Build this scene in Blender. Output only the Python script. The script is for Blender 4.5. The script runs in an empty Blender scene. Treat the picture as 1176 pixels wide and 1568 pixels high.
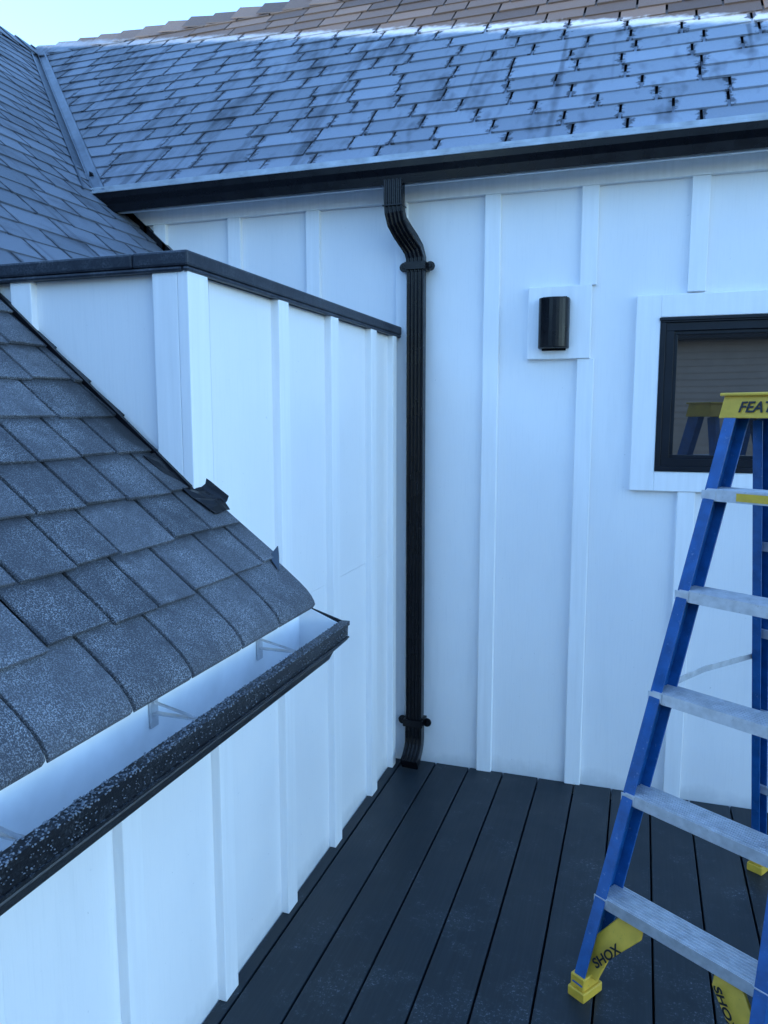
import bpy,bmesh,math,random
from mathutils import Vector,Matrix
from mathutils.noise import noise as pnoise
random.seed(7)
R=random.uniform
scene=bpy.context.scene
COL=scene.collection

# ------------------------------------------------------------------ materials
def newmat(name):
    m=bpy.data.materials.new(name); m.use_nodes=True
    nt=m.node_tree; b=nt.nodes["Principled BSDF"]
    return m,nt,b
def N(nt,t,**k):
    n=nt.nodes.new(t)
    for a,v in k.items(): setattr(n,a,v)
    return n
def coords(nt,scale=(1,1,1)):
    tc=N(nt,'ShaderNodeTexCoord'); mp=N(nt,'ShaderNodeMapping')
    mp.inputs['Scale'].default_value=scale
    nt.links.new(tc.outputs['Object'],mp.inputs['Vector']); return mp.outputs['Vector']
def noisen(nt,vec,scale,detail=4,rough=.55):
    n=N(nt,'ShaderNodeTexNoise'); n.inputs['Scale'].default_value=scale
    n.inputs['Detail'].default_value=min(detail,3); n.inputs['Roughness'].default_value=rough
    nt.links.new(vec,n.inputs['Vector']); return n.outputs['Fac']
def ramp(nt,fac,p0,p1,c0=(0,0,0),c1=(1,1,1)):
    r=N(nt,'ShaderNodeValToRGB'); e=r.color_ramp.elements
    e[0].position=p0;e[1].position=p1;e[0].color=(*c0,1);e[1].color=(*c1,1)
    nt.links.new(fac,r.inputs['Fac']); return r.outputs['Color']
def mix(nt,fac,a,b,mode='MIX'):
    m=N(nt,'ShaderNodeMix',data_type='RGBA',blend_type=mode)
    for s,v in ((m.inputs[0],fac),(m.inputs[6],a),(m.inputs[7],b)):
        if hasattr(v,'links'): nt.links.new(v,s)
        else: s.default_value=v if not isinstance(v,tuple) else (*v,1) if len(v)==3 else v
    return m.outputs[2]
def math_(nt,op,a,b=None,clamp=False):
    m=N(nt,'ShaderNodeMath',operation=op,use_clamp=clamp)
    for i,v in enumerate((a,b)):
        if v is None: continue
        if hasattr(v,'links'): nt.links.new(v,m.inputs[i])
        else: m.inputs[i].default_value=v
    return m.outputs[0]
def bump(nt,b,h,strength,dist):
    n=N(nt,'ShaderNodeBump'); n.inputs['Strength'].default_value=strength
    n.inputs['Distance'].default_value=dist
    nt.links.new(h,n.inputs['Height']); nt.links.new(n.outputs['Normal'],b.inputs['Normal'])

def m_simple(name,c,rough=.5,metal=0,var=.15,scale=20,bs=.1,bd=.002,stretch=(1,1,1),spec=.5,scuff=None):
    m,nt,b=newmat(name); v=coords(nt,stretch)
    f=noisen(nt,v,scale,5)
    c0=tuple(x*(1-var) for x in c); c1=tuple(min(1,x*(1+var)) for x in c)
    col=ramp(nt,f,.3,.7,c0,c1)
    if scuff:
        s=noisen(nt,v,75,3,.8); col=mix(nt,ramp(nt,s,.64,.70,(0,)*3,(.55,)*3),col,scuff)
    nt.links.new(col,b.inputs['Base Color'])
    f2=noisen(nt,v,scale*.4,2)
    nt.links.new(ramp(nt,f2,.3,.7,(rough*.8,)*3,(min(1,rough*1.2),)*3),b.inputs['Roughness'])
    b.inputs['Metallic'].default_value=metal
    b.inputs['Specular IOR Level'].default_value=spec
    if bs: bump(nt,b,f,bs,bd)
    return m

def m_siding(name):
    m,nt,b=newmat(name)
    v=coords(nt,(1,1,.04)); g=noisen(nt,v,160,3,.65)
    v1=coords(nt); big=noisen(nt,v1,1.7,3)
    v2=coords(nt,(1,1,.12)); st=noisen(nt,v2,9,3,.6)
    c=ramp(nt,big,.3,.75,(.785,.79,.81),(.85,.85,.86))
    c=mix(nt,ramp(nt,st,.62,.84,(0,0,0),(.34,.34,.34)),c,(.60,.62,.65))
    c=mix(nt,ramp(nt,g,.52,.75,(0,0,0),(.12,.12,.12)),c,(.5,.53,.58))
    sp=noisen(nt,v1,70,2); c=mix(nt,ramp(nt,sp,.73,.77,(0,0,0),(.5,.5,.5)),c,(.45,.47,.5))
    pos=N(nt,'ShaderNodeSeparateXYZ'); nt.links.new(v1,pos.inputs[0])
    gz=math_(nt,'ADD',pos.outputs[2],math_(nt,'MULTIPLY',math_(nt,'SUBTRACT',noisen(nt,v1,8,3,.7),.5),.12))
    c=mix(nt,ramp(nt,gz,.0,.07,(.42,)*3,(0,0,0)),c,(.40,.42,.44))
    nt.links.new(c,b.inputs['Base Color']); b.inputs['Roughness'].default_value=.48
    bump(nt,b,g,.45,.0013)
    return m

SLOPE_SH=.21
def m_shingle(name,kind):
    m,nt,b=newmat(name)
    at=N(nt,'ShaderNodeAttribute',attribute_name='tab')
    sx=N(nt,'ShaderNodeSeparateXYZ'); nt.links.new(at.outputs['Vector'],sx.inputs[0])
    v=coords(nt); gran=noisen(nt,v,420,2,.7); med=noisen(nt,v,26,3,.7)
    pos=N(nt,'ShaderNodeSeparateXYZ'); nt.links.new(v,pos.inputs[0])
    tone=sx.outputs[2]
    if kind=='near':
        c=ramp(nt,tone,0,1,(.034,.038,.050),(.082,.088,.106))
        c=mix(nt,ramp(nt,gran,.48,.64,(0,0,0),(.66,.66,.66)),c,(.27,.29,.33))
        c=mix(nt,ramp(nt,med,.3,.7,(0,0,0),(.42,.42,.42)),c,(.035,.037,.046))
        fm=math_(nt,'MULTIPLY',ramp(nt,noisen(nt,v,9,3,.7),.44,.62),ramp(nt,gran,.50,.60))
        c=mix(nt,math_(nt,'MULTIPLY',fm,.38),c,(.52,.56,.62))
        # darkens each tab towards the butt edge of the course above
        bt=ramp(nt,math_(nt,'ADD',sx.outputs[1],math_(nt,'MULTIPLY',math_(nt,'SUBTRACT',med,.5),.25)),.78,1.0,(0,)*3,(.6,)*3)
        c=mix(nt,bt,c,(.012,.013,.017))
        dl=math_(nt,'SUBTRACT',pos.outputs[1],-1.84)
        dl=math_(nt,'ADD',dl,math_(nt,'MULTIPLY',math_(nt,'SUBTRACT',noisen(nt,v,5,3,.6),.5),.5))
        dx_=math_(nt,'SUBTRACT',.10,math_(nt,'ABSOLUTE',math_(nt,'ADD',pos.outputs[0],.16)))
        dark_patch=math_(nt,'MULTIPLY',ramp(nt,dl,.0,.16),ramp(nt,math_(nt,'ADD',dx_,.25),.0,.30))
        c=mix(nt,math_(nt,'MULTIPLY',dark_patch,.90),c,(.009,.010,.013))  # near-black patch on the roof next to the cheek box
        rough=.75
    else:
        c=ramp(nt,tone,0,1,(.036,.042,.056),(.082,.091,.118))
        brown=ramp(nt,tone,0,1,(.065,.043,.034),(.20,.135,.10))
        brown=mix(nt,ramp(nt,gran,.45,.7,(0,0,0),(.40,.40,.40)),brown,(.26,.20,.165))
        edge=math_(nt,'MINIMUM',sx.outputs[0],math_(nt,'SUBTRACT',1.0,sx.outputs[0]))
        edge=math_(nt,'ADD',edge,math_(nt,'MULTIPLY',math_(nt,'SUBTRACT',med,.5),.48 if kind=='A' else .3))
        em=ramp(nt,edge,.0,.05)
        vst=coords(nt,(1,.35,.35))
        patch=ramp(nt,math_(nt,'ADD',math_(nt,'MULTIPLY',noisen(nt,vst,6,3,.75),.8),math_(nt,'MULTIPLY',pos.outputs[0],.015 if kind=='A' else .0)),.20,.38)
        run=noisen(nt,coords(nt,(1,.04,.04)) if kind=='A' else coords(nt,(.04,1,.04)),13,2,.5)
        runk=ramp(nt,run,.62,.69,(1,1,1),(.38,.38,.38))
        fr=math_(nt,'MULTIPLY',math_(nt,'MULTIPLY',em,patch),ramp(nt,gran,.25,.55,(.6,)*3,(1,)*3))
        fr=math_(nt,'MULTIPLY',fr,math_(nt,'ADD',.72,math_(nt,'MULTIPLY',tone,.28)))
        fr=math_(nt,'MULTIPLY',fr,runk)
        if kind=='A':
            xg=ramp(nt,math_(nt,'MULTIPLY',math_(nt,'ADD',pos.outputs[0],2.5),.2),.1,.8,(.48,)*3,(.92,)*3)
            c=mix(nt,math_(nt,'MULTIPLY',fr,xg),c,(.36,.41,.50))
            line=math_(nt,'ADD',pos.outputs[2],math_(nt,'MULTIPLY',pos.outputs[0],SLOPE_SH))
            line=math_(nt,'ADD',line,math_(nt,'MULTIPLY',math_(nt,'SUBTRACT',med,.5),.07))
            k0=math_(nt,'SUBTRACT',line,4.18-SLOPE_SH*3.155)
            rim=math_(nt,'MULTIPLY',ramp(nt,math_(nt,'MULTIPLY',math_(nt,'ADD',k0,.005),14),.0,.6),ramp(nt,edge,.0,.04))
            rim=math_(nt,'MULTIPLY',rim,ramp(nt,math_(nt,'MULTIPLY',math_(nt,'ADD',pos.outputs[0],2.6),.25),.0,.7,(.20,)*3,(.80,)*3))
            c=mix(nt,rim,c,(.70,.73,.76))  # frost strip along the sun line, its colour whitened to look sunlit
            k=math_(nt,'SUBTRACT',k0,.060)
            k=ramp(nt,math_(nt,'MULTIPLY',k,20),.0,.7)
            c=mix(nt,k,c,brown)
        else:
            c=mix(nt,math_(nt,'MULTIPLY',fr,.36),c,(.32,.38,.48))
        rough=.6
    nt.links.new(c,b.inputs['Base Color'])
    b.inputs['Roughness'].default_value=rough; b.inputs['Specular IOR Level'].default_value=.5
    bump(nt,b,gran,.8,.0035)
    return m

def m_deck():
    m,nt,b=newmat('deck_board')
    v=coords(nt); vs=coords(nt,(1,.03,1))
    g=noisen(nt,vs,120,3,.6); big=noisen(nt,v,2.2,3,.65); spk=noisen(nt,v,95,3,.85); spk2=noisen(nt,v,6,3,.75)
    at=N(nt,'ShaderNodeAttribute',attribute_name='tab'); sx=N(nt,'ShaderNodeSeparateXYZ'); nt.links.new(at.outputs['Vector'],sx.inputs[0])
    c=ramp(nt,sx.outputs[2],0,1,(.008,.013,.018),(.014,.022,.029))
    c=mix(nt,ramp(nt,big,.35,.7,(0,)*3,(.5,)*3),c,(.019,.028,.037))
    c=mix(nt,ramp(nt,g,.45,.7,(0,)*3,(.35,)*3),c,(.026,.036,.046))
    pos=N(nt,'ShaderNodeSeparateXYZ'); nt.links.new(v,pos.inputs[0])
    msk=math_(nt,'ADD',spk2,math_(nt,'MULTIPLY',math_(nt,'SUBTRACT',-1.0,pos.outputs[1]),.09))
    msk=math_(nt,'ADD',msk,math_(nt,'MULTIPLY',math_(nt,'SUBTRACT',pos.outputs[0],.6),.05))
    msk=ramp(nt,msk,.52,.72)
    d=math_(nt,'MULTIPLY',msk,ramp(nt,spk,.56,.64))
    c=mix(nt,math_(nt,'MULTIPLY',d,.55),c,(.24,.29,.34))
    c=mix(nt,math_(nt,'MULTIPLY',msk,.07),c,(.12,.15,.18))
    nt.links.new(c,b.inputs['Base Color'])
    nt.links.new(ramp(nt,big,.3,.7,(.34,)*3,(.60,)*3),b.inputs['Roughness'])
    b.inputs['Specular IOR Level'].default_value=.36
    bump(nt,b,g,.3,.0015)
    return m

def m_frosty_metal(name,c,amt=.5,lo=.5,hi=.62,fc=(.4,.45,.52)):
    m,nt,b=newmat(name); v=coords(nt)
    f=noisen(nt,v,240,3,.8); p=noisen(nt,v,14,3,.7)
    geo=N(nt,'ShaderNodeNewGeometry'); s=N(nt,'ShaderNodeSeparateXYZ'); nt.links.new(geo.outputs['Normal'],s.inputs[0])
    up=ramp(nt,s.outputs[2],.1,.9,(.25,)*3,(1,)*3)
    k=math_(nt,'MULTIPLY',math_(nt,'MULTIPLY',ramp(nt,f,lo,hi),ramp(nt,p,.38,.6)),up)
    k=math_(nt,'MULTIPLY',k,amt)
    nt.links.new(mix(nt,k,c,fc),b.inputs['Base Color'])
    b.inputs['Roughness'].default_value=.42
    b.inputs['Specular IOR Level'].default_value=.35
    bump(nt,b,f,.35,.002)
    return m

M={}
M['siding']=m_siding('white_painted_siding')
M['trim']=m_simple('white_trim',(.84,.845,.86),.45,var=.035,scale=60,bs=.25,bd=.001,stretch=(1,1,.06))
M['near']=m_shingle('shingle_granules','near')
M['A']=m_shingle('frosted_shingle','A')
M['B']=m_shingle('damp_shingle','B')
M['under']=m_simple('roof_underlay',(.008,.008,.010),.85,spec=.2)
M['deck']=m_deck()
M['black']=m_simple('black_aluminium',(.004,.004,.006),.28,var=.3,scale=30,bs=.06,bd=.001,spec=.25)
M['blackfrost']=m_frosty_metal('black_metal_frosted',(.006,.007,.010),.35)
M['coping']=m_frosty_metal('dark_coping_metal',(.014,.019,.030),.45,.42,.66)
M['flash']=m_simple('valley_metal',(.07,.09,.12),.35,metal=.5,var=.25,scale=14)
M['drip']=m_simple('drip_edge_metal',(.34,.38,.43),.4,metal=.2,var=.25,scale=14)
M['gutin']=m_simple('gutter_white_inside',(.82,.84,.87),.4,var=.08,scale=9)
M['frost']=m_simple('frost_crystals',(.12,.135,.16),.45,var=.6,scale=90,bs=.6,bd=.003)
M['alu']=m_simple('aluminium',(.57,.58,.61),.40,metal=.45,var=.14,scale=35,bs=.08,scuff=(.30,.31,.33))
M['blue']=m_simple('blue_fibreglass',(.008,.085,.27),.35,var=.25,scale=25,bs=.1,scuff=(.16,.26,.42))
M['yellow']=m_simple('yellow_plastic',(.68,.42,.045),.45,var=.14,scale=20,scuff=(.35,.22,.05))
M['ink']=m_simple('black_print',(.012,.013,.02),.5)
M['wframe']=m_simple('black_window_frame',(.006,.008,.013),.4,var=.2,spec=.3)
M['ground']=m_simple('winter_lawn',(.10,.11,.06),.9,var=.4,scale=.8)
M['graysiding']=m_simple('grey_lap_siding',(.42,.33,.29),.6,var=.08,scale=4)
g,nt,b=newmat('window_glass')
b.inputs['Base Color'].default_value=(.018,.016,.016,1); b.inputs['Roughness'].default_value=.02
b.inputs['IOR'].default_value=2.5
v=coords(nt); bump(nt,b,noisen(nt,v,2.5,1),.03,.01)
M['glass']=g

# ------------------------------------------------------------------ mesh builder
class MB:
    def __init__(s): s.v=[];s.f=[];s.m=[];s.a=[]
    def add(s,vs,fs,m=0,attr=None):
        b=len(s.v); s.v+=[tuple(q) for q in vs]
        s.a+=attr if attr else [(.5,.5,.5)]*len(vs)
        for f in fs: s.f.append(tuple(b+i for i in f)); s.m.append(m)
    def hexa(s,p,m=0,attr=None):
        s.add(p,((0,3,2,1),(4,5,6,7),(0,1,5,4),(1,2,6,5),(2,3,7,6),(3,0,4,7)),m,attr)
    def box(s,x0,x1,y0,y1,z0,z1,m=0,attr=None):
        s.hexa([(x0,y0,z0),(x1,y0,z0),(x1,y1,z0),(x0,y1,z0),(x0,y0,z1),(x1,y0,z1),(x1,y1,z1),(x0,y1,z1)],m,attr)
    def beam(s,p0,p1,a,w,d,m=0,ow=0,od=0):
        p0=Vector(p0);p1=Vector(p1);t=(p1-p0).normalized();a=Vector(a);a=(a-t*a.dot(t)).normalized();c=t.cross(a)
        o=a*ow+c*od; P=[]
        for p in (p0,p1):
            for i,j in ((-1,-1),(1,-1),(1,1),(-1,1)): P.append(p+o+a*(i*w/2)+c*(j*d/2))
        s.hexa(P,m)
    def prism(s,pts,ext,m=0):
        n=len(pts);e=Vector(ext)
        vs=[Vector(p) for p in pts]+[Vector(p)+e for p in pts]
        fs=[tuple(range(n)),tuple(range(2*n-1,n-1,-1))]+[(i,(i+1)%n,n+(i+1)%n,n+i) for i in range(n)]
        s.add(vs,fs,m)
    def rings(s,rings,m=0,cap=True,closed=True):
        n=len(rings[0]);vs=[p for r in rings for p in r];fs=[]
        for k in range(len(rings)-1):
            for i in range(n if closed else n-1):
                j=(i+1)%n; fs.append((k*n+i,k*n+j,(k+1)*n+j,(k+1)*n+i))
        if cap: fs+= [tuple(range(n)),tuple(range((len(rings)-1)*n,len(rings)*n))]
        s.add(vs,fs,m)
    def ball(s,c,r,m=0):
        bmm=bmesh.new(); bmesh.ops.create_icosphere(bmm,subdivisions=1,radius=1)
        vs=[(c[0]+q.co.x*r*R(.8,1.2),c[1]+q.co.y*r*R(.8,1.5),c[2]+q.co.z*r*R(.7,1.1)) for q in bmm.verts]
        fs=[tuple(x.index for x in f.verts) for f in bmm.faces]; bmm.free(); s.add(vs,fs,m)
    def build(s,name,mats,parent=None,bevel=0,clips=(),smooth=False):
        me=bpy.data.meshes.new(name); me.from_pydata(s.v,[],s.f)
        for m in mats: me.materials.append(M[m])
        me.polygons.foreach_set('material_index',s.m)
        at=me.attributes.new('tab','FLOAT_VECTOR','POINT'); at.data.foreach_set('vector',[x for a in s.a for x in a])
        bm=bmesh.new(); bm.from_mesh(me)
        for co,no in clips:
            bmesh.ops.bisect_plane(bm,geom=bm.verts[:]+bm.edges[:]+bm.faces[:],plane_co=co,plane_no=no,clear_outer=True)
        bmesh.ops.recalc_face_normals(bm,faces=bm.faces)
        if smooth:
            for f in bm.faces: f.smooth=True
        bm.to_mesh(me); bm.free()
        ob=bpy.data.objects.new(name,me); COL.objects.link(ob)
        if parent: ob.parent=parent
        if bevel:
            md=ob.modifiers.new('b','BEVEL'); md.width=bevel; md.segments=2; md.limit_method='ANGLE'
        return ob
def empty(name):
    e=bpy.data.objects.new(name,None); COL.objects.link(e); return e

# ------------------------------------------------------------------ dimensions
MS,M0=.873,1.426          # main roof  z=M0-MS*x
US,U0=.895,1.335          # main roof above the cheek box
AS,A0=.95,2.775           # wing roof  z=A0+AS*y
ZR=4.18
XR=-(ZR-M0)/MS; YR=(ZR-A0)/AS; XU=-(ZR-U0)/US
Y0=-1.66                  # front face of the cheek box
YE=-1.605                 # end of the overhanging eave
EY=-.145                  # wing eave
house=empty('white_house')

# ---- walls
w=MB()
w.box(-3.1,6.5,0,.16,-2.9,2.60)
w.box(-.16,0,-9,-.001,-2.9,1.0)
w.box(-.16,0,Y0+.11,-.001,1.001,1.935)
w.prism([(-.16,Y0,1.05),(0,Y0,1.05),(0,Y0,1.935),(-.75,Y0,1.935),(-.75,Y0,1.8)],(0,.109,0))
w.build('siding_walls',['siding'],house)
t=MB()
def bat_back(x,z0,z1,wd=.066): t.box(x-wd/2,x+wd/2,-.021,.004,z0,z1)
for x in (-1.18,-.78,-.385,.425,2.42,2.82,3.2): bat_back(x,0.0,2.50)
bat_back(.03,0,2.5,.05)
bat_back(.815,0,1.827); bat_back(.815,2.117,2.5)
for x in (1.222,1.62,2.02): bat_back(x,0,1.30); bat_back(x,2.072,2.5)
t.box(-1.4,6.5,-.0235,.004,2.50,2.60)      # frieze
WX0,WX1,WZ0,WZ1=1.097,2.05,1.374,1.978
t.box(WX0-.092,WX0,-.026,.004,1.295,2.065); t.box(WX1,WX1+.092,-.026,.004,1.295,2.065)
t.box(WX0,WX1,-.0255,.004,WZ1,2.065); t.box(WX0,WX1,-.0255,.004,1.295,WZ0)
t.box(.580,.832,-.030,.004,1.827,2.117)
for k,y in enumerate((-.366,-.774,-1.175)): t.box(-.004,.026,y-.034,y+.034,0,1.935)
t.box(-.004,.026,-.12,-.07,0,1.935)
for y in (-1.57,-1.97,-2.37,-2.77,-3.17): t.box(-.004,.026,y-.034,y+.034,0,1.0)
t.box(-.004,.025,Y0-.023,Y0+.066,1.30,1.935)
t.box(-.074,-.0045,Y0-.0225,Y0+.01,1.30,1.935)
t.box(-.50,-.435,Y0-.020,Y0+.01,1.72,1.935)
t.box(-1.6,6.5,-.10,-.024,2.58,2.595); t.box(-1.6,6.5,-.115,-.10,2.54,2.64)
t.box(.215,.235,-9,YE-.01,1.0,1.195); t.box(.0,.215,-9,YE-.01,1.0,1.012)
t.prism([(.001,YE-.012,1.012),(.215,YE-.012,1.012),(.215,YE-.012,1.215),(.001,YE-.012,1.40)],(0,.02,0))
t.build('battens_and_trim',['trim'],house,bevel=.0025)

# ---- roof decks (under shingles)
u=MB()
def mz(x): return M0-MS*x
def uz(x): return U0-US*x
def az(y): return A0+AS*y
d=.012
u.prism([(.27,-9,mz(.27)-d),(.27,YE-.01,mz(.27)-d),(.001,YE-.01,mz(.001)-d),(.001,-9,mz(.001)-d)],(0,0,-.03))
u.prism([(0,-9,mz(0)-d),(0,Y0,mz(0)-d),(XR,Y0,ZR-d),(XR,-9,ZR-d)],(0,0,-.03))
vx=lambda y:-(az(y)-U0)/US
u.prism([(-.6,Y0,uz(-.6)-d),(-.6,0,uz(-.6)-d),(vx(0),0,uz(vx(0))-d),(XU,YR,ZR-d),(XU,Y0,ZR-d)],(0,0,-.03))
u.prism([(vx(EY)+.03,EY+.01,az(EY)-d),(6.6,EY+.01,az(EY)-d),(6.6,YR,ZR-d),(XU,YR,ZR-d)],(0,0,-.03))
u.prism([(XR,-9,ZR-d),(XR,7,ZR-d),(XR-4,7,ZR-3.6),(XR-4,-9,ZR-3.6)],(0,0,-.03))
u.prism([(XR,YR,ZR-d),(6.6,YR,ZR-d),(6.6,YR+4,ZR-3.8),(XR,YR+4,ZR-3.8)],(0,0,-.03))
u.build('roof_deck',['under'],house)

# ---- shingle fields
def shingles(mb,O,U,V,Nn,ulen,vlen,expo=.138,th=.007,wmin=.15,wmax=.26,start=0,ulenf=None,gap=.0035,cv=1.5):
    i=start
    while i*expo<vlen:
        v0=i*expo; v1=min(v0+expo*1.5,vlen+.02); x=-R(0,.2)
        ul=ulenf(i*expo) if ulenf else ulen
        while x<ul:
            wd=R(wmin,wmax); a=x+gap; b=x+wd-gap
            if b>ul: b=ul
            a=max(a,0)
            if b-a<.03: x+=wd; continue
            tone=R(0,1); lo=th+R(0,.003); q=R(-.005,.005); lift=R(0,.003); k0=R(-.0035,.0035)
            P=[];A=[]
            for (uu,vv,nn) in ((a,v0+q,lo-.007),(b,v0+q+k0,lo-.007),(b,v1,-.006),(a,v1,-.006),(a,v0+q,lo+lift),(b,v0+q+k0,lo),(b,v1,0),(a,v1,0)):
                P.append(O+U*uu+V*vv+Nn*nn); A.append(((uu-a)/(b-a),(vv-v0)/(v1-v0)*cv,tone))
            mb.hexa(P,0,A); x+=wd
        i+=1
cm=1/math.sqrt(1+MS*MS)
VM=Vector((-cm,0,MS*cm)); NM=Vector((MS*cm,0,cm)); UY=Vector((0,1,0))
cu_=1/math.sqrt(1+US*US)
VU=Vector((-cu_,0,US*cu_)); NU=Vector((US*cu_,0,cu_))
ca=1/math.sqrt(1+AS*AS)
VA=Vector((0,ca,AS*ca)); NA=Vector((0,-AS*ca,ca)); UX=Vector((1,0,0))
s=MB()
XE=.306; EX=.131
vl=(XE-XR)/cm
def ue(v):
    x=XE-v*cm
    if x>.02: return 6.0+YE+R(-.012,.012)
    if x>-.12: return 6.0+Y0+.03
    return 6.0+Y0
shingles(s,Vector((XE,-6.0,mz(XE))),UY,VM,NM,6.0+Y0,vl,start=1,expo=EX,ulenf=ue,wmin=.12,wmax=.20,th=.010,gap=.0042)
y=-6.0
xs=XE-EX*cm*1.5
prof=[(xs,-.009),(.23,-.002),(.270,.0),(.288,-.001),(.300,-.005),(.307,-.011),(.310,-.018)]
while y<YE:
    wd=R(.12,.20); a=y+.004; b_=min(y+wd-.004,YE+.008); tone=R(0,1); l=R(.005,.008)
    if b_-a>.03:
        vs=[];A=[];n=len(prof)
        for (xx,dz) in prof:
            for yy,e in ((a,0),(b_,1)):
                vs.append((xx+l*.4,yy,mz(xx)+dz+l)); A.append((e,.3,tone))
        for (xx,dz) in prof:
            for yy,e in ((a,0),(b_,1)):
                vs.append((xx-.004,yy,mz(xx)+dz-.002)); A.append((e,.3,tone))
        fs=[]
        for k in range(n-1):
            fs.append((2*k,2*k+1,2*k+3,2*k+2)); o=2*n; fs.append((o+2*k,o+2*k+2,o+2*k+3,o+2*k+1))
            fs.append((2*k,2*k+2,o+2*k+2,o+2*k)); fs.append((2*k+1,o+2*k+1,o+2*k+3,2*k+3))
        fs.append((2*n-2,2*n-1,4*n-1,4*n-2))
        s.add(vs,fs,0,A)
    y+=wd
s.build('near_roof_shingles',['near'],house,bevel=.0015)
vd=Vector((XU-vx(0),YR,0)).normalized(); vn=Vector((vd.y,-vd.x,0))
if vn.x<0: vn=-vn
V0=Vector((vx(0),0,0))
s=MB(); XB=-.60
shingles(s,Vector((XB,Y0,uz(XB))),UY,VU,NU,-Y0+YR+.4,(XB-XU)/cu_,expo=.115,wmin=.16,wmax=.26)
s.build('upper_roof_shingles',['B'],house,clips=[(Vector((0,-.002,0)),Vector((0,1,0)))])
s.build('upper_roof_shingles_at_valley',['B'],house,clips=[(Vector((0,-.002,0)),Vector((0,-1,0))),(V0-vn*.05,vn),(Vector((0,YR,0)),Vector((0,1,0)))])
s=MB()
shingles(s,Vector((-3.6,EY,az(EY))),UX,VA,NA,10.1,(YR-EY)/ca,expo=.122,wmin=.18,wmax=.30,th=.009,gap=.0055)
s.build('wing_roof_shingles',['A'],house,clips=[(V0+vn*.05,-vn)])
s=MB()
x=XR
while x<6.4:
    for sg in (-1,1):
        P=[];A=[]; tn=R(0,1); l0=.026+R(0,.010); l1=.008
        for dz in (-.006,0):
            for (xx,yy,l) in ((x,0,l0),(x+.24,0,l1),(x+.24,sg*.12,l1),(x,sg*.12,l0)):
                P.append((xx,YR+yy,ZR-abs(yy)*AS+l+dz)); A.append((.5,.5,tn))
        s.hexa(P,0,A)
    x+=.18
y=-8
s2=MB()
while y<YR+.1:
    for sg in (-1,1):
        P=[];A=[]; tn=R(0,1); l0=.022+R(0,.006); l1=.008
        for dz in (-.006,0):
            for (yy,xx,l) in ((y,0,l0),(y+.19,0,l1),(y+.19,sg*.12,l1),(y,sg*.12,l0)):
                P.append((XU+.01+xx,yy,ZR-abs(xx)*MS+l+dz)); A.append((.5,.5,tn))
        s2.hexa(P,0,A)
    y+=.145
s.build('wing_ridge_caps',['A'],house); s2.build('main_ridge_caps',['B'],house)

# ---- valley metal
f=MB()
p0=Vector((vx(EY),EY,az(EY))); p1=Vector((XU,YR,ZR)); vdir=(p1-p0).normalized(); p0=p0-vdir*.03
def vstrip(o0,o1,h0,h1):
    def pt(p,o,h):
        if o>=0: return p+Vector((1,0,0))*o+NA*h
        return p+Vector((0,-1,0))*(-o)+NU*h
    f.hexa([pt(p0,o0,h0-.004),pt(p0,o1,h1-.004),pt(p1,o1,h1-.004),pt(p1,o0,h0-.004),pt(p0,o0,h0),pt(p0,o1,h1),pt(p1,o1,h1),pt(p1,o0,h0)])
vstrip(-.14,-.004,.003,.003); vstrip(.004,.14,.003,.003)
vstrip(-.010,.010,.018,.018); vstrip(-.080,-.066,.014,.014); vstrip(.060,.074,.016,.016)
f.build('valley_flashing',['flash'],house)
f=MB()
for k in range(12):
    xa=-1.56+k*.1
    if xa>-.62: break
    def q(x,y,h): return (x,y,uz(x)+h)
    f.hexa([q(xa,-.030,-.02),q(xa+.115,-.030,-.02),q(xa+.115,-.001,-.02),q(xa,-.001,-.02),
            q(xa,-.030,.045),q(xa+.115,-.030,.045),q(xa+.115,-.001,.045),q(xa,-.001,.045)])
f.build('step_flashing',['black'],house)
f=MB()
f.hexa([(0.02,Y0-.034,mz(.02)+.004),(-.66,Y0-.034,mz(-.66)+.004),(-.66,Y0-.024,mz(-.66)+.004),(0.02,Y0-.024,mz(.02)+.004),
        (0.02,Y0-.034,mz(.02)+.022),(-.66,Y0-.034,mz(-.66)+.022),(-.66,Y0-.024,mz(-.66)+.022),(0.02,Y0-.024,mz(.02)+.022)])
def sheet(rows):
    n=len(rows[0]); vs=[p for r in rows for p in r]
    f.add(vs,[(i*n+j,i*n+j+1,(i+1)*n+j+1,(i+1)*n+j) for i in range(len(rows)-1) for j in range(n-1)])
def kp(x,y,h): return (x,y,mz(x)+h)
rows=[]
for i in range(8):
    x=-.075+i*.022; r=[]
    for j,(yy,h) in enumerate(((-.080,.013),(-.060,.014),(-.040,.016),(-.015,.018),(.004,.026),(.010,.034))):
        k=pnoise(Vector((i*.9,j*1.1,3.3)))
        up=h*(1.0+.25*(i/7))
        r.append(kp(x+.004*k,Y0+yy+i*.005,up+.007*k))
    rows.append(r)
sheet(rows)
rows=[]
for i in range(5):
    x=.045+i*.011; rows.append([kp(x,Y0-.055+j*.018+i*.004,.016+.012*math.sin(i*.7)*(.4+.2*j)+.006*pnoise(Vector((i*1.3,j,1)))) for j in range(5)])
sheet(rows)
o=f.build('cheek_flashing',['black'],house)
md=o.modifiers.new('s','SOLIDIFY'); md.thickness=.002
f=MB()
yy=YE
f.hexa([(.205,yy-.045,mz(.205)+.014),(.238,yy-.060,mz(.238)+.014),(.239,yy-.059,mz(.238)+.014),(.206,yy-.044,mz(.205)+.014),
        (.200,yy+.010,mz(.20)+.026),(.215,yy-.015,mz(.215)+.016),(.217,yy-.014,mz(.215)+.016),(.202,yy+.011,mz(.20)+.026)])
f.build('bent_flashing_tab',['flash'],house)

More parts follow.
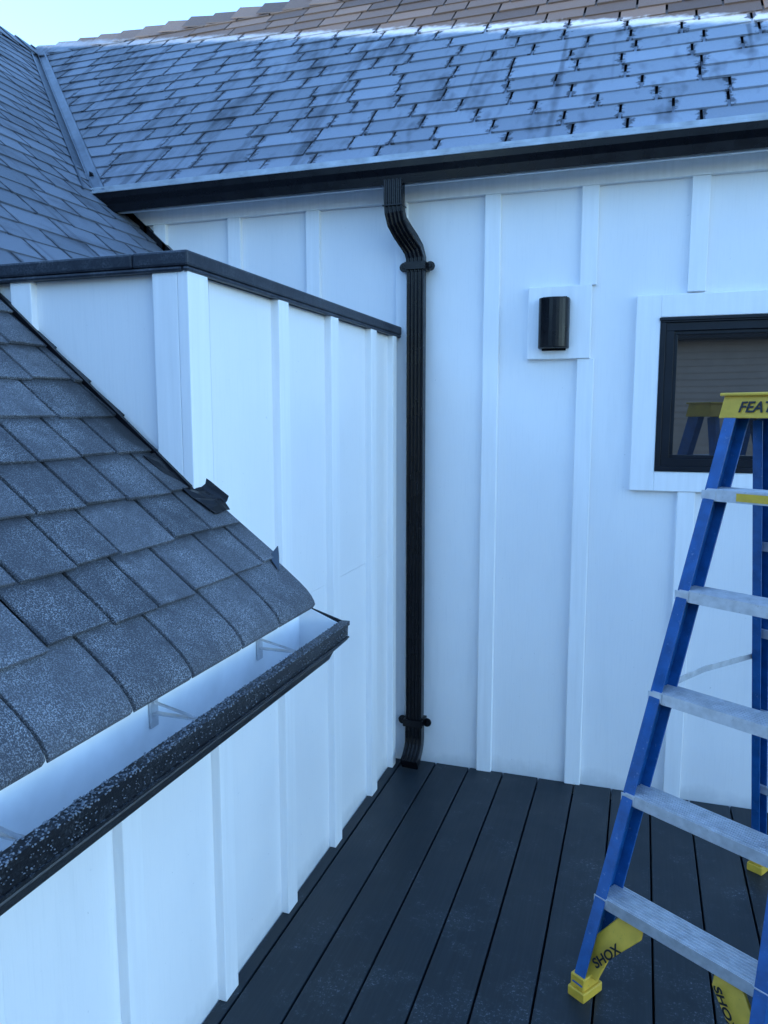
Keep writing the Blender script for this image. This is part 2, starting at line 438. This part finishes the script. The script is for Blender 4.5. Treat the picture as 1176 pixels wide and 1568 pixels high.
# ---- coping
c=MB()
zc=1.944
c.box(-.12,.032,Y0-.034,-.006,zc,zc+.036)
c.box(-.80,-.1201,Y0-.034,Y0+.12,zc,zc+.0355)
c.box(.014,.030,Y0-.032,-.008,zc-.012,zc); c.box(-.74,.014,Y0-.032,Y0-.016,zc-.012,zc)
c.box(-.70,-.12,Y0+.12,-.02,1.90,1.93)
c.build('wall_coping',['coping'],house,bevel=.006)

# ---- window
wi=MB()
def frame(x0,x1,z0,z1,wd,ya,yb,m=0):
    wi.box(x0,x1,ya,yb,z0,z0+wd,m);wi.box(x0,x1,ya,yb,z1-wd,z1,m)
    wi.box(x0,x0+wd,ya,yb,z0+wd,z1-wd,m);wi.box(x1-wd,x1,ya,yb,z0+wd,z1-wd,m)
frame(WX0+.001,WX1-.001,WZ0+.001,WZ1-.001,.020,-.030,-.002)
frame(WX0+.021,WX1-.021,WZ0+.021,WZ1-.021,.032,-.022,-.001)
frame(WX0+.053,WX1-.053,WZ0+.053,WZ1-.053,.014,-.012,-.0005)
wi.box(WX0-.004,WX1+.004,-.036,-.030,WZ1-.014,WZ1-.002)
wi.box(WX0+.06,WX1-.06,-.006,-.003,WZ0+.06,WZ1-.06,1)
wi.build('window',['wframe','glass'],house,bevel=.0015)

# ------------------------------------------------------------------ gutters
g=MB()
pr=[(-.105,2.612),(-.105,2.547),(-.155,2.537),(-.160,2.572),(-.172,2.597),(-.175,2.624),(-.165,2.624),(-.163,2.604),(-.150,2.577),(-.147,2.547),(-.115,2.557),(-.113,2.612)]
g.rings([[(x,a,b) for a,b in pr] for x in (-1.56,6.6)],0)
g.box(-1.54,6.6,-.156,-.150,2.612,2.655,1)
g.box(-1.54,6.6,-.178,-.160,2.622,2.632,1)
g.build('roof_gutter',['black','drip'],None,bevel=.0015)

g=MB()
DZ=-.012
op=[(.236,1.140),(.236,.985),(.300,.985),(.318,.998),(.330,1.020),(.352,1.040),(.368,1.055),(.370,1.098),(.354,1.101)]
ip=[(.354,1.093),(.362,1.090),(.362,1.060),(.346,1.046),(.324,1.025),(.311,1.003),(.298,.991),(.2405,.991),(.2405,1.140)]
ya,yb=-6.0,YE+.050
sh=lambda L_:[(a,b+DZ) for a,b in L_]
op=sh(op);ip=sh(ip)
g.rings([[(a,yy,b) for a,b in op] for yy in (ya,yb)],0,cap=False,closed=False)
g.rings([[(a,yy,b) for a,b in ip] for yy in (ya,yb)],1,cap=False,closed=False)
g.prism([(a,yb,b) for a,b in op[:-1]],(0,.004,0),0)
g.prism([(a,yb-.004,b) for a,b in ip],(0,.003,0),1)
g.box(.352,.374,ya,yb+.004,1.093+DZ,1.103+DZ,0)
g.box(.369,.3725,ya,yb+.004,1.060+DZ,1.064+DZ,0)
for yy in (-1.78,-2.18,-2.58,-2.98,-3.4,-3.8):
    g.box(.246,.352,yy-.006,yy+.006,1.074,1.077,2)
    g.box(.242,.2455,yy-.011,yy+.011,1.050,1.105,2)
    g.beam((.25,yy-.004,1.097),(.335,yy-.004,1.079),(0,1,0),.004,.004,2)
for k in range(2600):
    yy=R(-2.9,yb); g.ball((R(.350,.376),yy,1.103+DZ+R(-.003,.001)),R(.0008,.0022),3)
for k in range(700):
    yy=R(-2.9,yb); g.ball((.371,yy,R(1.055,1.09)),R(.0006,.0015),3)
g.build('eave_gutter',['blackfrost','gutin','alu','frost'],None)

# ------------------------------------------------------------------ downspout
ds=MB()
def prof_at(c,t,wx=.039,dy=.027):
    t=Vector(t).normalized(); X=Vector((1,0,0)); X=(X-t*X.dot(t)).normalized(); D=X.cross(t).normalized()
    if D.y<0: D=-D
    pts=[]
    n=9
    for i in range(n):
        a=-wx+2*wx*i/n
        m=0 if i%2==0 else .0045
        e=.0015
        pts.append((a+e,-dy+m)); pts.append((a+2*wx/n-e,-dy+m))
    pts+=[(wx,-dy*.8),(wx,dy*.8),(wx*.9,dy),(-wx*.9,dy),(-wx,dy*.8),(-wx,-dy*.8)]
    return [Vector(c)+X*a+D*b for a,b in pts]
path=[(.035,-.135,2.558),(.035,-.135,2.47),(.038,-.134,2.43),(.045,-.126,2.395),(.062,-.105,2.36),(.082,-.075,2.325),(.097,-.056,2.295),(.105,-.048,2.26),(.106,-.048,2.20)]
def sweep(path,wx=.039,dy=.027):
    rs=[]
    for i,p in enumerate(path):
        a=Vector(path[max(i-1,0)]);b=Vector(path[min(i+1,len(path)-1)]); rs.append(prof_at(p,a-b,wx,dy))
    ds.rings(rs,0)
sweep(path)
sweep([(.107,-.048,2.235),(.110,-.048,.16)],.037,.025)
sweep([(.110,-.048,.19),(.110,-.048,.13),(.110,-.055,.10),(.109,-.070,.075),(.107,-.098,.045),(.106,-.125,.03)])
for z in (2.225,.205):
    ds.box(.062,.154,-.081,-.001,z-.016,z+.016)
    for sx in (.050,.166):
        ds.prism([(sx+.02*math.cos(2*math.pi*k/14),-.046,z+.02*math.sin(2*math.pi*k/14)) for k in range(14)],(0,.008,0))
        ds.box(min(sx,.108),max(sx,.108),-.043,-.040,z-.013,z+.013)
        ds.prism([(sx+.007*math.cos(2*math.pi*k/8),-.051,z+.007*math.sin(2*math.pi*k/8)) for k in range(8)],(0,.006,0))
        ds.box(sx-.008,sx+.008,-.046,-.0195,z-.008,z+.008)
ds.box(-.008,.078,-.166,-.102,2.452,2.458)
ds.build('downspout',['black'],None,bevel=.0012)

# ------------------------------------------------------------------ wall light (curved shade)
wl=MB()
x0,x1=.628,.748
def arc(z,ins=0,n=14):
    pts=[(x0+ins,-.030,z)]
    for k in range(n+1):
        a=math.pi*k/n; xx=(x0+x1)/2-math.cos(a)*((x1-x0)/2-ins); pts.append((xx,-.055-math.sin(a)*(.050-ins),z))
    pts.append((x1-ins,-.030,z)); return pts
wl.rings([arc(1.868,.012),arc(1.868),arc(1.872,-.001),arc(2.062,-.001),arc(2.066),arc(2.066,.010)],0)
wl.box(.640,.736,-.036,-.029,1.86,2.075)
wl.build('wall_light',['black'],None,bevel=.001)

# ------------------------------------------------------------------ deck
dk=MB(); pitch=.156; x=.045-pitch
while x<6.4:
    dk.box(max(x,.0)+.003,x+pitch-.003,-8.5,-.004,-.028,R(-.0008,.0008),0,[(.5,.5,R(0,1))]*8)
    x+=pitch
dk.box(0,6.4,-8.5,-.001,-.09,-.05,1)
dk.build('deck',['deck','under'],None,bevel=.003)

# ------------------------------------------------------------------ stepladder
lad=empty('stepladder')
F0=Vector((.943,-1.245,0)); Bd=Vector((.546,.838,0)).normalized(); Rd=Vector((.838,-.546,0)).normalized()
def L(r,b_,z): return F0+Rd*r+Bd*b_+Vector((0,0,z))
def rail(mb,p0,p1,inner,wd,fl=.03,m=0):
    ax=(p1-p0).normalized(); wv=(Bd-ax*Bd.dot(ax)).normalized(); iv=Rd*inner
    mb.beam(p0,p1,wv,wd,.005,m)
    for sg in (-1,1):
        q=wv*(sg*(wd/2-.0025))+iv*(fl/2+.001)
        mb.beam(p0+q,p1+q,wv,.005,fl,m)
HT=1.61; ST=.2785
WB=.50; TI=.09; LB=.50
lm=MB()
rail(lm,L(0,0,.03),L(TI,LB,HT),1,.078); rail(lm,L(WB,0,.03),L(WB-TI,LB,HT),-1,.078)
rail(lm,L(.02,.97,.03),L(.12,.585,HT-.02),1,.055,.024); rail(lm,L(WB-.02,.97,.03),L(WB-.12,.585,HT-.02),-1,.055,.024)
lm.build('rails',['blue'],lad,bevel=.001)
sm=MB()
for k in range(1,6):
    z=ST*k; tt=z/HT; a=TI*tt+.004; b_=WB-TI*tt-.004; c0=LB*tt
    def bx(r0,r1,b0,b1,z0,z1,mb=sm,m=0):
        mb.hexa([L(r0,b0,z0),L(r1,b0,z0),L(r1,b1,z0),L(r0,b1,z0),L(r0,b0,z1),L(r1,b0,z1),L(r1,b1,z1),L(r0,b1,z1)],m)
    bx(a,b_,c0-.047,c0+.040,z-.004,z)
    for j in range(8): 
        q=c0-.043+j*.011; bx(a,b_,q,q+.004,z,z+.0025)
    bx(a,b_,c0-.048,c0-.045,z-.032,z+.0005); bx(a,b_,c0+.037,c0+.040,z-.032,z-.004)
    bx(a-.012,a+.03,c0-.0505,c0-.048,z-.028,z-.002); bx(b_-.03,b_+.012,c0-.0505,c0-.048,z-.028,z-.002)
    for q in (-.022,.018):
        for (rr,sg) in ((TI*tt,-1),(WB-TI*tt,1)):
            cpt=L(rr,c0+q,z-.015)
            sm.prism([cpt+Rd*sg*.003+Bd*(.005*math.cos(2*math.pi*i/8))+Vector((0,0,.005*math.sin(2*math.pi*i/8))) for i in range(8)],Rd*sg*.003)
for z in (.33,.62,.91,1.20):
    tt=z/(HT-.02); r0=.02+.10*tt; bb=.97-.385*tt
    sm.beam(L(r0,bb+.01,z),L(WB-r0,bb+.01,z),(0,0,1),.028,.012)
for rr in (.045,WB-.045):
    sm.beam(L(rr,.26,.83),L(rr+ (.005 if rr<.2 else -.005),.50,.84),(0,0,1),.018,.004)
    sm.beam(L(rr+.005,.48,.84),L(rr+(.02 if rr<.2 else -.02),.775,.83),(0,0,1),.018,.004)
sm.build('steps_and_braces',['alu'],lad,bevel=.0008)
ym=MB()
def ybx(r0,r1,b0,b1,z0,z1): ym.hexa([L(r0,b0,z0),L(r1,b0,z0),L(r1,b1,z0),L(r0,b1,z0),L(r0,b0,z1),L(r1,b0,z1),L(r1,b1,z1),L(r0,b1,z1)])
ct=HT-.02
ym.hexa([L(.070,.452,ct),L(.430,.452,ct),L(.430,.640,ct),L(.070,.640,ct),L(.080,.462,ct+.064),L(.420,.462,ct+.064),L(.420,.628,ct+.064),L(.080,.628,ct+.064)])
ybx(.072,.428,.450,.640,ct+.062,ct+.071)
def boot(r,b_,sg,wd=.085):
    ybx(r-.012*1,r+.042,b_-wd/2,b_+wd/2,0.0,.028) if sg>0 else ybx(r-.042,r+.012,b_-wd/2,b_+wd/2,0,.028)
    if sg>0: ybx(r-.008,r+.036,b_-wd*.42,b_+wd*.42,.028,.065)
    else: ybx(r-.036,r+.008,b_-wd*.42,b_+wd*.42,.028,.065)
boot(0,0,1);boot(WB,0,-1);boot(.02,.965,1,.07);boot(WB-.02,.965,-1,.07)
for sg,r0 in ((1,0.0),(-1,WB)):
    P=[(.010,.055),(.052,.055),(.072,.120),(.150,.210),(.150,.246),(.085,.246),(.020,.16),(.010,.12)]
    ym.prism([L(r0+sg*a,-.018+z*.3,z) for a,z in P],Bd*.012)
ym.build('cap_and_feet',['yellow'],lad,bevel=.003)
def text(body,loc,xd,yd,size,parent,name,shear=.25):
    cu=bpy.data.curves.new(name,'FONT'); cu.body=body; cu.size=size; cu.extrude=.0006; cu.shear=shear; cu.offset=.0008
    cu.materials.append(M['ink']); o=bpy.data.objects.new(name,cu); COL.objects.link(o)
    xd=xd.normalized(); zd=xd.cross(yd).normalized(); yd=zd.cross(xd)
    m=Matrix((xd,yd,zd)).transposed().to_4x4(); m.translation=loc; o.matrix_world=m; o.parent=parent
cf=Vector((0,0,1))+Bd*.15
text('FEATHERLITE',L(.125,.4515,ct+.017),Rd,cf,.042,lad,'cap_lettering')
for sg,r0 in ((1,0.0),(-1,WB)):
    if sg>0: p=L(.040,-.018+.09*.3-.004,.098); xd=Rd*.082+Vector((0,0,.100))+Bd*.03
    else: p=L(WB-.135,-.018+.22*.3-.006,.225); xd=Rd*.082-Vector((0,0,.100))-Bd*.03
    up=Vector((0,0,1))-xd.normalized()*xd.normalized().z
    text('SHOX',p-Bd*.006-up.normalized()*.012,xd,up,.036,lad,'brace_lettering')
lb=MB(); tt=ST*5/HT
lb.hexa([L(r,LB*tt+q,ST*5+z) for (r,q,z) in ((.17,-.0495,-.027),(.29,-.0495,-.027),(.29,-.0485,-.027),(.17,-.0485,-.027),(.17,-.0495,-.005),(.29,-.0495,-.005),(.29,-.0485,-.005),(.17,-.0485,-.005))])
lb.build('step_label',['yellow'],lad)

# ------------------------------------------------------------------ surroundings
gr=MB(); gr.add([(-400,-400,-2.9),(400,-400,-2.9),(400,400,-2.9),(-400,400,-2.9)],[(0,1,2,3)]); gr.build('ground',['ground'])
nb=empty('neighbour_house')
n=MB(); n.box(-2,9,-22,-14,-2.9,3.2)
z=-2.8
while z<3.1:
    n.hexa([(-2,-14,z),(9,-14,z),(9,-13.975,z),(-2,-13.975,z),(-2,-14,z+.13),(9,-14,z+.13),(9,-13.995,z+.13),(-2,-13.995,z+.13)]); z+=.135
n.build('lap_siding',['graysiding'],nb)
n=MB(); n.prism([(-2.5,-22.5,3.1),(-2.5,-13.5,3.1),(-2.5,-18,5.4)],(12,0,0)); n.build('gable_roof',['under'],nb)
n=MB()
for xx in (0,3.5,6.5): n.box(xx,xx+1.1,-13.99,-13.95,.6,2.0)
n.build('windows',['wframe'],nb)

# ------------------------------------------------------------------ light
sdir=Vector((-1,-.35,SLOPE_SH)).normalized()
el=math.asin(sdir.z); az_=math.atan2(sdir.x,sdir.y)
wd=bpy.data.worlds.new('World'); scene.world=wd; wd.use_nodes=True; nt=wd.node_tree
sky=nt.nodes.new('ShaderNodeTexSky'); sky.sky_type='NISHITA'; sky.sun_disc=False
sky.sun_elevation=el; sky.sun_rotation=az_%(2*math.pi); sky.air_density=.9; sky.dust_density=.0; sky.ozone_density=3.0
bg=nt.nodes['Background']; nt.links.new(sky.outputs[0],bg.inputs[0]); bg.inputs[1].default_value=.98
sl=bpy.data.lights.new('sun','SUN'); sl.energy=5.0; sl.angle=math.radians(.5); sl.color=(1,.93,.84)
so=bpy.data.objects.new('sun',sl); COL.objects.link(so); so.rotation_euler=sdir.to_track_quat('Z','Y').to_euler()

cam=bpy.data.cameras.new('camera'); co=bpy.data.objects.new('camera',cam); COL.objects.link(co)
cam.sensor_fit='VERTICAL'; cam.sensor_height=36; cam.lens=36*1175/1568; cam.clip_end=2000; cam.clip_start=.05
co.location=(1.045,-3.288,1.6); co.rotation_euler=(math.radians(90-7.23),0,math.radians(18.5))
scene.camera=co
scene.view_settings.view_transform='Standard'; scene.view_settings.look='None'; scene.view_settings.exposure=0
